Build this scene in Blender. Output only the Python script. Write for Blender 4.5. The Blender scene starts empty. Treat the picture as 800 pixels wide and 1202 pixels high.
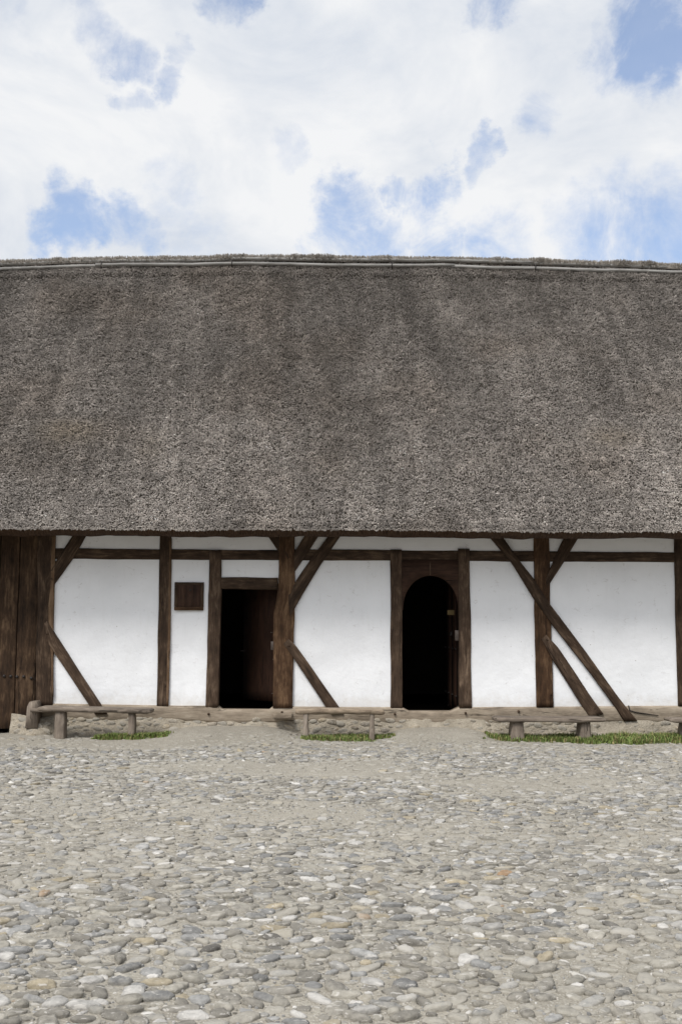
import bpy, math, random
import numpy as np
from mathutils import Vector, Matrix

random.seed(7)
rng = np.random.default_rng(7)
S = bpy.context.scene
COL = S.collection

# ------------------------------------------------------------------ camera
F_PX, CX, CY = 1280.0, 400.0, 601.0
CAM = np.array([0.0, -16.0, 1.55])
PITCH = math.atan((737 - 601) / F_PX)
ROLL = math.radians(0.3)
fwd = np.array([0, math.cos(PITCH), math.sin(PITCH)])
r0 = np.array([1.0, 0, 0])
u0 = np.array([0, -math.sin(PITCH), math.cos(PITCH)])
rgt = r0 * math.cos(ROLL) + u0 * math.sin(ROLL)
upv = -r0 * math.sin(ROLL) + u0 * math.cos(ROLL)


def ray(px, py):
    d = rgt * (px - CX) + upv * (CY - py) + fwd * F_PX
    return d / np.linalg.norm(d)


def P(px, py, Y):
    """the point of the vertical plane y = Y that the photograph shows at a pixel"""
    d = ray(px, py)
    return CAM + d * ((Y - CAM[1]) / d[1])


def make_camera():
    cd = bpy.data.cameras.new('camera')
    cam = bpy.data.objects.new('camera', cd)
    COL.objects.link(cam)
    cd.sensor_fit = 'VERTICAL'
    cd.sensor_height = 24.0
    cd.lens = F_PX / 1202.0 * 24.0
    cd.clip_start, cd.clip_end = 0.1, 3000
    M = Matrix(((rgt[0], upv[0], -fwd[0], CAM[0]),
                (rgt[1], upv[1], -fwd[1], CAM[1]),
                (rgt[2], upv[2], -fwd[2], CAM[2]),
                (0, 0, 0, 1)))
    cam.matrix_world = M
    S.camera = cam


make_camera()

# ------------------------------------------------------------------ numpy noise
def vnoise(x, y, seed=0):
    r = np.random.default_rng(1000 + seed)
    N = 256
    g = r.random((N, N))
    x = np.asarray(x, float); y = np.asarray(y, float)
    xi = np.floor(x).astype(int); yi = np.floor(y).astype(int)
    fx = x - xi; fy = y - yi
    fx = fx * fx * (3 - 2 * fx); fy = fy * fy * (3 - 2 * fy)
    a = g[xi % N, yi % N]; b = g[(xi + 1) % N, yi % N]
    c = g[xi % N, (yi + 1) % N]; d = g[(xi + 1) % N, (yi + 1) % N]
    return (a * (1 - fx) + b * fx) * (1 - fy) + (c * (1 - fx) + d * fx) * fy


def fbm(x, y, seed=0, o=4):
    v = 0; a = 0.5; t = 0
    for i in range(o):
        v = v + a * vnoise(x * 2 ** i + 17.3 * i, y * 2 ** i + 5.1 * i, seed + i)
        t += a; a *= 0.5
    return v / t


# ------------------------------------------------------------------ objects
BASE = {}


def thing(name, label, cat, loc=(0, 0, 0), group=None):
    o = bpy.data.objects.new(name, None)
    COL.objects.link(o)
    o.empty_display_size = 0.2
    o.location = loc
    o['label'] = label; o['category'] = cat
    if group: o['group'] = group
    BASE[o.name] = np.array(loc, float)
    return o


def mk(name, V, Fs, mat, parent=None, attrs=None, smooth=False, mats=None, midx=None, label=None):
    """V: (n,3) world coordinates; Fs: list of index arrays (each (m,k)) -> ONE mesh object"""
    V = np.asarray(V, float)
    base = np.zeros(3)
    if parent is not None:
        base = BASE[parent.name]
    me = bpy.data.meshes.new(name)
    Fs = [np.asarray(f, dtype=np.int32) for f in Fs if len(f)]
    nl = sum(f.size for f in Fs); nf = sum(len(f) for f in Fs)
    me.vertices.add(len(V)); me.loops.add(nl); me.polygons.add(nf)
    me.vertices.foreach_set('co', (V - base).astype(np.float32).ravel())
    me.loops.foreach_set('vertex_index', np.concatenate([f.ravel() for f in Fs]))
    st = []; o = 0
    for f in Fs:
        st.append(o + np.arange(len(f)) * f.shape[1]); o += f.size
    me.polygons.foreach_set('loop_start', np.concatenate(st).astype(np.int32))
    if smooth:
        me.polygons.foreach_set('use_smooth', np.ones(nf, bool))
    for m in (mats or [mat]):
        me.materials.append(m)
    if midx is not None:
        me.polygons.foreach_set('material_index', np.asarray(midx, np.int32))
    if attrs:
        for k, (typ, arr) in attrs.items():
            a = me.attributes.new(k, typ, 'POINT')
            key = 'value' if typ == 'FLOAT' else ('color' if typ == 'FLOAT_COLOR' else 'vector')
            a.data.foreach_set(key, np.asarray(arr, np.float32).ravel())
    me.update(calc_edges=True)
    me.validate()
    ob = bpy.data.objects.new(name, me)
    COL.objects.link(ob)
    if parent is not None:
        ob.parent = parent
    BASE[ob.name] = base
    if label: ob['label'] = label
    return ob


def tag(o, label=None, cat=None, kind=None, group=None):
    if label: o['label'] = label
    if cat: o['category'] = cat
    if kind: o['kind'] = kind
    if group: o['group'] = group
    return o


class MB:
    """collects vertices / faces of one mesh, with a grain coordinate per vertex"""
    def __init__(s):
        s.V = []; s.G = []; s.q = []; s.t = []; s.n = []; s.c = 0

    def add(s, V, G, quads=(), tris=(), ngons=()):
        V = np.asarray(V, float); G = np.asarray(G, float)
        s.V.append(V); s.G.append(G)
        for a in quads: s.q.append([i + s.c for i in a])
        for a in tris: s.t.append([i + s.c for i in a])
        for a in ngons: s.n.append([i + s.c for i in a])
        s.c += len(V)

    def loft(s, rings, G, closed=True, caps=True):
        """rings: list of (k,3) arrays"""
        k = len(rings[0]); n = len(rings)
        q = []
        for i in range(n - 1):
            for j in range(k if closed else k - 1):
                a = i * k + j; b = i * k + (j + 1) % k
                q.append((a, b, b + k, a + k))
        ng = [tuple(range(k))[::-1], tuple((n - 1) * k + j for j in range(k))] if caps else []
        s.add(np.concatenate(rings), np.concatenate(G), quads=q, ngons=ng)

    def box(s, x0, x1, y0, y1, z0, z1, c=0.004, seg=0.12, axis=None, jit=0.002, seed=None):
        """a bevelled board with slightly uneven edges; grain along its longest axis"""
        dims = [x1 - x0, y1 - y0, z1 - z0]
        if axis is None: axis = int(np.argmax(dims))
        o = [i for i in range(3) if i != axis]
        lo = [x0, y0, z0]; hi = [x1, y1, z1]
        L = dims[axis]; n = max(2, int(L / seg) + 1)
        off = rng.random(3) * 20
        a0, a1 = lo[o[0]], hi[o[0]]; b0, b1 = lo[o[1]], hi[o[1]]
        c = min(c, (a1 - a0) * .3, (b1 - b0) * .3)
        sec = [(a0 + c, b0), (a1 - c, b0), (a1, b0 + c), (a1, b1 - c), (a1 - c, b1), (a0 + c, b1), (a0, b1 - c), (a0, b0 + c)]
        rings = []; G = []
        st = [0.0] + [c / max(L, 1e-6)] + list(np.linspace(0, 1, n)[1:-1]) + [1 - c / max(L, 1e-6)] + [1.0]
        am = (a0 + a1) / 2; bm = (b0 + b1) / 2
        ph = rng.random(4) * 50
        for t in st:
            ring = []; g = []
            ja = (vnoise(t * L * 3 + ph[0], ph[1]) - .5) * 2 * jit
            jb = (vnoise(t * L * 3 + ph[2], ph[3]) - .5) * 2 * jit
            end = (t == 0 or t == 1)
            for (a, b) in sec:
                if end:
                    a = am + (a - am) * (1 - 2 * c / (a1 - a0) * .6); b = bm + (b - bm) * (1 - 2 * c / (b1 - b0) * .6)
                p = [0, 0, 0]
                p[axis] = lo[axis] + t * L; p[o[0]] = a + ja; p[o[1]] = b + jb
                ring.append(p); g.append((a - a0 + off[0], t * L + off[1], b - b0 + off[2]))
            rings.append(np.array(ring)); G.append(np.array(g))
        s.loft(rings, G)

    def tube(s, pts, rads, k=8, jit=0.0):
        pts = [np.array(p, float) for p in pts]
        off = rng.random(3) * 20
        rings = []; G = []; acc = 0
        for i, p in enumerate(pts):
            if i: acc += np.linalg.norm(p - pts[i - 1])
            d = pts[min(i + 1, len(pts) - 1)] - pts[max(i - 1, 0)]
            d = d / np.linalg.norm(d)
            a = np.cross(d, [0, 0, 1.0]) if abs(d[2]) < .9 else np.cross(d, [1.0, 0, 0])
            a /= np.linalg.norm(a); b = np.cross(d, a)
            r = rads[i] if hasattr(rads, '__len__') else rads
            an = np.arange(k) / k * 2 * math.pi
            rr = r * (1 + jit * (rng.random(k) - .5))
            rings.append(p + np.outer(np.cos(an) * rr, a) + np.outer(np.sin(an) * rr, b))
            G.append(np.stack([np.cos(an) * r + off[0], np.full(k, acc) + off[1], np.sin(an) * r + off[2]], 1))
        s.loft(rings, G)

    def build(s, name, mat, parent=None, smooth=False, label=None):
        V = np.concatenate(s.V); G = np.concatenate(s.G)
        Fs = []
        if s.q: Fs.append(np.array(s.q))
        if s.t: Fs.append(np.array(s.t))
        byk = {}
        for f in s.n: byk.setdefault(len(f), []).append(f)
        for k in byk: Fs.append(np.array(byk[k]))
        return mk(name, V, Fs, mat, parent, {'grain': ('FLOAT_VECTOR', G)}, smooth, label=label)


def resample(pl, n):
    pl = np.asarray(pl, float)
    d = np.concatenate([[0], np.cumsum(np.linalg.norm(np.diff(pl, axis=0), axis=1))])
    t = np.linspace(0, d[-1], n)
    return np.stack([np.interp(t, d, pl[:, 0]), np.interp(t, d, pl[:, 1])], 1)


def timber(name, L, R, yf, depth, mat, parent, wob=0.6, cham=0.012, label=None, seg=0.07):
    """a hewn timber whose two long edges run along two outlines of the facade (photo pixels), front face at y=yf"""
    Lp = np.array([P(a, b, yf)[[0, 2]] for a, b in L]); Rp = np.array([P(a, b, yf)[[0, 2]] for a, b in R])
    return timber_w(name, Lp, Rp, yf, depth, mat, parent, wob, cham, label, seg)


def timber_w(name, Lp, Rp, yf, depth, mat, parent, wob=0.6, cham=0.012, label=None, seg=0.07):
    Lp = np.asarray(Lp, float); Rp = np.asarray(Rp, float)
    ln = np.linalg.norm(Lp[-1] - Lp[0])
    n = max(3, int(ln / seg))
    A = resample(Lp, n); B = resample(Rp, n)
    ph = rng.random(8) * 90; off = rng.random(3) * 30
    mb = MB(); rings = []; G = []
    for i in range(n):
        s = i / (n - 1) * ln
        a = A[i].copy(); b = B[i].copy()
        w = b - a; W = np.linalg.norm(w); w = w / W
        k = wob * 0.012
        a += w * (fbm(s * 2.2 + ph[0], ph[1], 3, 3) - .5) * 2 * k
        b += w * (fbm(s * 2.2 + ph[2], ph[3], 5, 3) - .5) * 2 * k
        W = np.linalg.norm(b - a)
        c = min(cham, W * .2)
        c1 = c * (.5 + vnoise(s * 4 + ph[4], ph[5], 2)); c2 = c * (.5 + vnoise(s * 4 + ph[6], ph[7], 4))
        dy = lambda q: (fbm(s * 2.5 + q * 7, ph[1] + q * 2.2, 9, 3) - .5) * 0.012 * wob
        sec = []
        for (u, v) in ((0, depth), (0, c1), (c1 * .35, c1 * .35), (c1, 0), (W * .33, 0), (W * .66, 0), (W - c2, 0), (W - c2 * .35, c2 * .35), (W, c2), (W, depth)):
            yy = yf + v + (dy(u / W * 3) if v < depth else 0)
            q = a + w * u
            sec.append((q[0], yy, q[1])); G.append((u + off[0], s + off[1], v + off[2]))
        rings.append(np.array(sec))
    mb.loft(rings, [np.array(G)], closed=True, caps=True)
    # triangulate the end caps away: they are convex, kept as n-gons
    return mb.build(name, mat, parent, smooth=False, label=label)


# ------------------------------------------------------------------ materials
class NT:
    def __init__(s, name):
        s.m = bpy.data.materials.new(name); s.m.use_nodes = True
        s.t = s.m.node_tree; s.n = s.t.nodes; s.n.clear()
        s.out = s.n.new('ShaderNodeOutputMaterial')
        s.b = s.n.new('ShaderNodeBsdfPrincipled')
        s.t.links.new(s.b.outputs[0], s.out.inputs['Surface'])

    def node(s, typ, props=None, **ins):
        nd = s.n.new(typ)
        for k, v in (props or {}).items(): setattr(nd, k, v)
        for k, v in ins.items():
            key = int(k[1:]) if k[0] == '_' and k[1:].isdigit() else k.replace('_', ' ')
            s.set(nd.inputs[key], v)
        return nd

    def set(s, inp, v):
        if isinstance(v, bpy.types.NodeSocket): s.t.links.new(v, inp)
        else: inp.default_value = v

    def math(s, op, a, b=0.0, clamp=False):
        return s.node('ShaderNodeMath', {'operation': op, 'use_clamp': clamp}, _0=a, _1=b).outputs[0]

    def noise(s, vec, scale, detail=4, rough=.55, dist=0.0):
        return s.node('ShaderNodeTexNoise', None, Vector=vec, Scale=scale, Detail=detail, Roughness=rough, Distortion=dist).outputs['Fac']

    def mapping(s, vec, scale, loc=(0, 0, 0), rot=(0, 0, 0)):
        return s.node('ShaderNodeMapping', None, Vector=vec, Scale=scale, Location=loc, Rotation=rot).outputs[0]

    def ramp(s, fac, stops):
        nd = s.n.new('ShaderNodeValToRGB'); e = nd.color_ramp.elements
        while len(e) < len(stops): e.new(.5)
        for el, (p, c) in zip(e, stops):
            el.position = p; el.color = (c[0], c[1], c[2], 1) if hasattr(c, '__len__') else (c, c, c, 1)
        s.set(nd.inputs[0], fac); return nd.outputs[0]

    def mix(s, fac, a, b, mode='MIX'):
        nd = s.n.new('ShaderNodeMix'); nd.data_type = 'RGBA'; nd.blend_type = mode
        s.set(nd.inputs[0], fac)
        s.set(nd.inputs[6], a if isinstance(a, bpy.types.NodeSocket) else (*a, 1)); s.set(nd.inputs[7], b if isinstance(b, bpy.types.NodeSocket) else (*b, 1))
        return nd.outputs[2]

    def bump(s, h, dist, strength=1.0, prev=None):
        nd = s.n.new('ShaderNodeBump'); s.set(nd.inputs['Height'], h)
        nd.inputs['Distance'].default_value = dist; nd.inputs['Strength'].default_value = strength
        if prev is not None: s.set(nd.inputs['Normal'], prev)
        return nd.outputs[0]

    def attr(s, name, out='Vector'):
        nd = s.n.new('ShaderNodeAttribute'); nd.attribute_name = name
        return nd.outputs[out]

    def finish(s, color, rough=.85, normal=None, spec=.25):
        s.set(s.b.inputs['Base Color'], color if isinstance(color, bpy.types.NodeSocket) else (*color, 1))
        s.set(s.b.inputs['Roughness'], rough)
        s.b.inputs['Specular IOR Level'].default_value = spec
        if normal is not None: s.set(s.b.inputs['Normal'], normal)
        return s.m


def wood(name, dark, mid, light, crack=.5, greyness=None, scale=1.0, rough=.8):
    t = NT(name)
    g = t.attr('grain')
    warp = t.noise(t.mapping(g, (3, 1.2, 3)), 2.0, 2)
    wv = t.node('ShaderNodeVectorMath', {'operation': 'ADD'}, _0=g, _1=t.node('ShaderNodeCombineXYZ', None, X=t.math('MULTIPLY', warp, .08), Y=0.0, Z=t.math('MULTIPLY', warp, .08)).outputs[0]).outputs[0]
    fine = t.noise(t.mapping(wv, (55 * scale, 3.2 * scale, 55 * scale)), 1.0, 5, .65)
    broad = t.noise(t.mapping(g, (6, .9, 6)), 1.0, 4, .6)
    blot = t.noise(t.mapping(g, (9, 4, 9), loc=(7, 3, 1)), 1.0, 5, .65)
    f = t.math('ADD', t.math('MULTIPLY', fine, .45), t.math('ADD', t.math('MULTIPLY', broad, .45), t.math('MULTIPLY', t.math('SUBTRACT', blot, .2), .52)))
    c = t.ramp(f, [(.44, dark), (.62, mid), (.82, light)])
    cr = t.noise(t.mapping(wv, (38 * scale, .8 * scale, 38 * scale), loc=(3, 8, 2)), 1.0, 3, .5)
    crm = t.ramp(cr, [(.30, 1.0), (.345, 0.0)])
    c = t.mix(t.math('MULTIPLY', crm, crack), c, tuple(x * .3 for x in dark))
    h = t.math('SUBTRACT', t.math('ADD', t.math('MULTIPLY', fine, .5), t.math('MULTIPLY', blot, .5)), t.math('MULTIPLY', crm, 1.2))
    return t.finish(c, rough, t.bump(h, .011, 1.0), .2)


M_TIMBER = wood('timber_brown', (.016, .0095, .006), (.048, .030, .019), (.15, .103, .069))
M_TIMBER_RED = wood('timber_warm', (.019, .010, .005), (.062, .033, .017), (.18, .111, .063))
M_TIMBER_GREY = wood('timber_greyed', (.022, .0135, .0085), (.064, .041, .027), (.185, .132, .092))
M_DOOR = wood('door_boards', (.018, .010, .007), (.04, .021, .014), (.07, .04, .026), scale=.7)
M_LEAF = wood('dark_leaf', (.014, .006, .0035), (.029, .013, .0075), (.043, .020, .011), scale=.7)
M_GATE = wood('gate_boards', (.013, .007, .004), (.045, .026, .0145), (.14, .09, .054), scale=.7)
M_SILL = wood('sill_oak', (.15, .12, .09), (.29, .24, .185), (.42, .36, .29), crack=.55)
M_BENCH = wood('bench_grey', (.085, .07, .057), (.185, .152, .123), (.33, .285, .24), crack=.7)
M_BENCH_TAN = wood('bench_tan', (.12, .092, .066), (.29, .23, .17), (.46, .39, .31), crack=.6)
M_POLE = wood('pole_weathered', (.13, .125, .118), (.235, .23, .22), (.34, .335, .325), crack=.5)


def plaster():
    t = NT('limewash')
    g = t.node('ShaderNodeTexCoord').outputs['Object']
    n1 = t.noise(g, 1.3, 5, .6); n2 = t.noise(g, 9, 5, .6); n3 = t.noise(t.mapping(g, (14, 14, 2.2)), 1.0, 4, .6)
    c = t.ramp(n1, [(.30, (.76, .775, .805)), (.62, (.83, .845, .875))])
    c = t.mix(t.ramp(n3, [(.54, 0.0), (.82, .16)]), c, (.60, .59, .575))
    sp = t.noise(g, 26, 2, .5)
    c = t.mix(t.ramp(sp, [(.745, 0.0), (.775, .7)]), c, (.33, .30, .27))
    big = t.noise(t.mapping(g, (2.6, 2.6, 5), loc=(4, 1, 9)), 1.0, 6, .7)
    c = t.mix(t.ramp(big, [(.60, 0.0), (.80, .2)]), c, (.50, .49, .47))
    wv = t.noise(t.mapping(g, (1.1, 1.1, 1.7), loc=(2, 6, 3)), 1.6, 7, .6)
    hair = t.math('MULTIPLY', t.ramp(wv, [(.492, 0.0), (.4985, 1.0), (.5015, 1.0), (.508, 0.0)]), t.ramp(n2, [(.52, 0.0), (.62, .42)]))
    c = t.mix(hair, c, (.36, .34, .32))
    # dirt splashed up by rain on the lowest hand's breadth
    z = t.node('ShaderNodeSeparateXYZ', None, Vector=g).outputs['Z']
    zz = t.math('ADD', z, t.math('MULTIPLY', t.math('SUBTRACT', n2, .5), .5))
    c = t.mix(t.math('MULTIPLY', t.ramp(zz, [(.42, 1.0), (.62, 0.0)]), .35), c, (.50, .45, .38))
    h = t.math('ADD', t.math('MULTIPLY', n2, .5), t.math('MULTIPLY', n1, 1.5))
    return t.finish(c, .92, t.bump(h, .014, .9), .15)


M_PLASTER = plaster()


def thatch_mats():
    t = NT('thatch_reeds')
    c = t.attr('tone', 'Color')
    m1 = t.finish(c, .9, None, .15)
    t = NT('thatch_body')
    g = t.node('ShaderNodeTexCoord').outputs['Object']
    n = t.noise(t.mapping(g, (55, 30, 30)), 1.0, 4, .7)
    c = t.ramp(n, [(.35, (.02, .017, .014)), (.6, (.08, .07, .06)), (.75, (.14, .12, .105))])
    m2 = t.finish(c, .95, t.bump(n, .03, 1.0), .1)
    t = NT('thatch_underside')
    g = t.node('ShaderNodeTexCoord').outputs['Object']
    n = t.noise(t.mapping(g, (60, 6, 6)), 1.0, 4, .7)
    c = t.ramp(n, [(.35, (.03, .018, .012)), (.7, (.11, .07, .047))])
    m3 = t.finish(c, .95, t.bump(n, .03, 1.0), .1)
    return m1, m2, m3


M_REED, M_THATCH, M_UNDER = thatch_mats()


def ground_mat():
    t = NT('sandy_ground')
    g = t.node('ShaderNodeTexCoord').outputs['Object']
    n1 = t.noise(g, .8, 5, .6); n2 = t.noise(g, 7, 6, .65); n3 = t.noise(g, 60, 4, .6)
    v = t.node('ShaderNodeTexVoronoi', {'feature': 'F1'}, Vector=g, Scale=75.0)
    c = t.ramp(t.math('ADD', t.math('MULTIPLY', n1, .5), t.math('MULTIPLY', n2, .5)), [(.33, (.235, .218, .184)), (.66, (.365, .34, .291))])
    c = t.mix(t.ramp(n3, [(.35, .5), (.55, 0.0)]), c, (.17, .15, .125))
    peb = t.ramp(v.outputs['Color'], [(.0, (.2, .19, .17)), (.55, (.33, .31, .27)), (.85, (.55, .53, .49))])
    c = t.mix(t.ramp(v.outputs['Distance'], [(.22, .75), (.42, 0.0)]), c, peb)
    h = t.math('ADD', t.math('MULTIPLY', n2, .8), t.math('SUBTRACT', t.math('MULTIPLY', n3, .4), t.math('MULTIPLY', v.outputs['Distance'], .5)))
    return t.finish(c, .95, t.bump(h, .014, .9), .15)


M_GROUND = ground_mat()


def stone_mat(name, dust):
    t = NT(name)
    g = t.node('ShaderNodeTexCoord').outputs['Object']
    c = t.attr('tone', 'Color')
    n1 = t.noise(g, 22, 5, .65); n2 = t.noise(g, 140, 4, .6); n3 = t.noise(t.mapping(g, (14, 40, 40), rot=(0, 0, .4)), 1.0, 3, .5, 1.0)
    c = t.mix(1.0, c, t.ramp(n1, [(.25, .58), (.72, 1.25)]), 'MULTIPLY')
    c = t.mix(t.ramp(n3, [(.60, 0.0), (.65, .65)]), c, (.50, .48, .45))
    c = t.mix(t.ramp(n2, [(.60, 0.0), (.72, .4)]), c, (.42, .40, .36))
    d = t.attr('dust', 'Fac')
    dn = t.math('ADD', d, t.math('MULTIPLY', t.math('SUBTRACT', n1, .5), .9))
    c = t.mix(t.math('MULTIPLY', t.ramp(dn, [(.45, 0.0), (.9, 1.0)]), dust), c, (.32, .30, .26))
    h = t.math('ADD', n1, t.math('MULTIPLY', n2, .3))
    return t.finish(c, .78, t.bump(h, .012, 1.0), .25)


M_STONE = stone_mat('cobble_stone', .9)
M_RUBBLE = stone_mat('rubble_stone', .8)


def mortar_mat():
    t = NT('lime_mortar')
    g = t.node('ShaderNodeTexCoord').outputs['Object']
    n1 = t.noise(g, 6, 6, .65); n2 = t.noise(g, 45, 4, .6)
    c = t.ramp(t.math('ADD', t.math('MULTIPLY', n1, .6), t.math('MULTIPLY', n2, .4)), [(.35, (.25, .22, .175)), (.65, (.43, .385, .315))])
    return t.finish(c, .95, t.bump(t.math('ADD', n1, t.math('MULTIPLY', n2, .5)), .03, 1.0), .1)


M_MORTAR = mortar_mat()


def simple(name, col, rough=.8, spec=.25, metallic=0, scale=30, var=.25):
    t = NT(name)
    g = t.node('ShaderNodeTexCoord').outputs['Object']
    n = t.noise(g, scale, 5, .65)
    c = t.ramp(n, [(.3, tuple(x * (1 - var) for x in col)), (.7, tuple(min(1, x * (1 + var)) for x in col))])
    t.b.inputs['Metallic'].default_value = metallic
    return t.finish(c, rough, t.bump(n, .004, .6), spec)


M_IRON = simple('old_iron', (.035, .03, .028), .6, .4, .4)
M_LOCK = simple('lock_plate', (.07, .055, .047), .55, .4, .3)
M_PAPER = simple('notice_yellow', (.085, .06, .025), .8, .2, var=.06)
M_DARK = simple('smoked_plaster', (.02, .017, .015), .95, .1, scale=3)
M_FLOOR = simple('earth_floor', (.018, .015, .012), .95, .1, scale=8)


def grass_mat():
    t = NT('grass_blades')
    m = t.finish(t.attr('tone', 'Color'), .6, None, .25)
    t.b.inputs['Subsurface Weight'].default_value = 0.0
    return m


M_GRASS = grass_mat()

# ------------------------------------------------------------------ ground
WALLY = 0.0


def gz(x, y):
    """height of the yard: nearly flat, rising in worn ramps to the two doors and along the gate"""
    x = np.asarray(x, float); y = np.asarray(y, float)
    near = 1 / (1 + np.exp((-(y) - .62) / .20))           # 1 at the wall, 0 in the yard
    def hump(c, w, s): return 1 / (1 + np.exp((np.abs(x - c) - w) / s))
    r = .155 * hump(-1.50, .80, .13) + .145 * hump(1.40, .66, .12) + .03 * hump(-4.4, .5, .1) + .04 * hump(-2.45, .3, .1)
    und = (fbm(x * .35 + 40, y * .35 + 11, 60, 3) - .5) * .09
    und2 = (fbm(x * 1.6 + 20, y * 1.6 + 31, 63, 3) - .5) * .035
    far = np.exp(-(np.maximum(0, np.abs(x) - 9) / 4) ** 2)
    return r * near + (und + und2) * far * np.clip((-y - .1) / 1.2, .25, 1)


def make_ground():
    fx = np.arange(-9, 9.001, .075); fy = np.arange(-14.5, 1.001, .075)
    xs = np.concatenate([[-900, -400, -150, -60, -30, -18, -12, -10], fx, [10, 12, 18, 30, 60, 150, 400, 900]])
    ys = np.concatenate([[-900, -400, -150, -60, -34, -22, -17, -15.4], fy, [1.4, 3, 8, 16, 30, 60, 150, 400, 900]])
    X, Y = np.meshgrid(xs, ys, indexing='ij')
    Z = gz(X, Y)
    V = np.stack([X, Y, Z], -1).reshape(-1, 3)
    nx, ny = X.shape
    i = np.arange(nx - 1)[:, None] * ny + np.arange(ny - 1)[None]
    q = np.stack([i, i + ny, i + ny + 1, i + 1], -1).reshape(-1, 4)
    o = mk('ground', V, [q], M_GROUND, None, smooth=True)
    tag(o, kind='structure')


make_ground()

STONE_TONES = [((.205, .192, .168), .33), ((.195, .193, .188), .16), ((.285, .268, .232), .24), ((.26, .257, .25), .10),
               ((.47, .455, .43), .15), ((.13, .122, .11), .025), ((.30, .26, .19), .035), ((.29, .195, .12), .0022)]
_tc = np.array([a for a, b in STONE_TONES]); _tp = np.array([b for a, b in STONE_TONES]); _tp /= _tp.sum()


def pebble_mesh(C, A, B, H, ang, U, Wd, N, segs, rings, tilt, rr):
    """domed stones: centres C (n,3) on a surface spanned by U, Wd with normal N; returns V, quads, tris"""
    n = len(C)
    th = np.arange(segs) / segs * 2 * math.pi
    k = rr.random((n, 4)) ; ph = rr.random((n, 4)) * 6.283
    rad = np.ones((n, segs))
    for j, (m, amp) in enumerate(((2, .14), (3, .22), (4, .15), (5, .11))):
        rad += amp * (k[:, j:j + 1] - .25) * np.cos(m * th[None] + ph[:, j:j + 1])
    rad *= (1 + .06 * (rr.random((n, segs)) - .5))
    pw = 2.6
    sq = (np.abs(np.cos(th)) ** pw + np.abs(np.sin(th)) ** pw) ** (-1 / pw)
    ex = rad * sq * np.cos(th); ey = rad * sq * np.sin(th)
    tt = np.linspace(0, 1, rings + 1)[:-1]
    Vs = []
    ca, sa = np.cos(ang)[:, None], np.sin(ang)[:, None]
    tx, ty = tilt[:, :1], tilt[:, 1:]
    for t in tt:
        f = math.cos(t * math.pi / 2) ** .42 if t else .78
        h = math.sin(t * math.pi / 2) ** .9
        x = ex * A[:, None] * f; y = ey * B[:, None] * f
        X = ca * x - sa * y; Y = sa * x + ca * y
        Z = H[:, None] * h + tx * X + ty * Y - (.012 if t == 0 else 0) + (rr.random((n, segs)) - .5) * .30 * H[:, None]
        Vs.append(np.stack([X, Y, Z], -1))
    top = np.zeros((n, 1, 3)); top[:, 0, 2] = H * (1 + .05 * rr.random(n))
    L = np.concatenate(Vs + [top], 1)                       # (n, m, 3)
    m = L.shape[1]
    W = C[:, None, :] + L[..., :1] * U + L[..., 1:2] * Wd + L[..., 2:] * N
    base = np.arange(n)[:, None, None] * m
    q = []
    for r in range(rings - 1):
        j = np.arange(segs); j2 = (j + 1) % segs
        q.append(np.stack([r * segs + j, r * segs + j2, (r + 1) * segs + j2, (r + 1) * segs + j], -1))
    q = (np.concatenate(q)[None] + base).reshape(-1, 4)
    j = np.arange(segs); j2 = (j + 1) % segs
    tr = np.stack([(rings - 1) * segs + j, (rings - 1) * segs + j2, np.full(segs, rings * segs)], -1)
    tr = (tr[None] + base).reshape(-1, 3)
    hh = np.concatenate([np.full(segs, v) for v in tt] + [[1.0]])
    return W.reshape(-1, 3), q, tr, m, np.tile(hh, n)


def scatter(x0, x1, y0, y1, tries, size, keep, inside, aniso=1.45, pack=.80):
    """dart throwing, big stones first"""
    cell = .11; grid = {}
    out = []
    sz = np.sort(size(tries))[::-1]
    xs = x0 + (x1 - x0) * rng.random(tries); ys = y0 + (y1 - y0) * rng.random(tries)
    ok = inside(xs, ys) & (rng.random(tries) < keep(xs, ys))
    for a, x, y, k in zip(sz, xs, ys, ok):
        if not k: continue
        gx, gy = int(math.floor(x / cell / aniso)), int(math.floor(y / cell))
        bad = False
        for i in (-1, 0, 1):
            for j in (-1, 0, 1):
                for (X, Y, R) in grid.get((gx + i, gy + j), ()):
                    dx = (X - x) / aniso; dy = Y - y
                    rr = (R + a) * pack
                    if dx * dx + dy * dy < rr * rr: bad = True; break
                if bad: break
            if bad: break
        if bad: continue
        grid.setdefault((gx, gy), []).append((x, y, a))
        out.append((x, y, a))
    return np.array(out)


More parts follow.
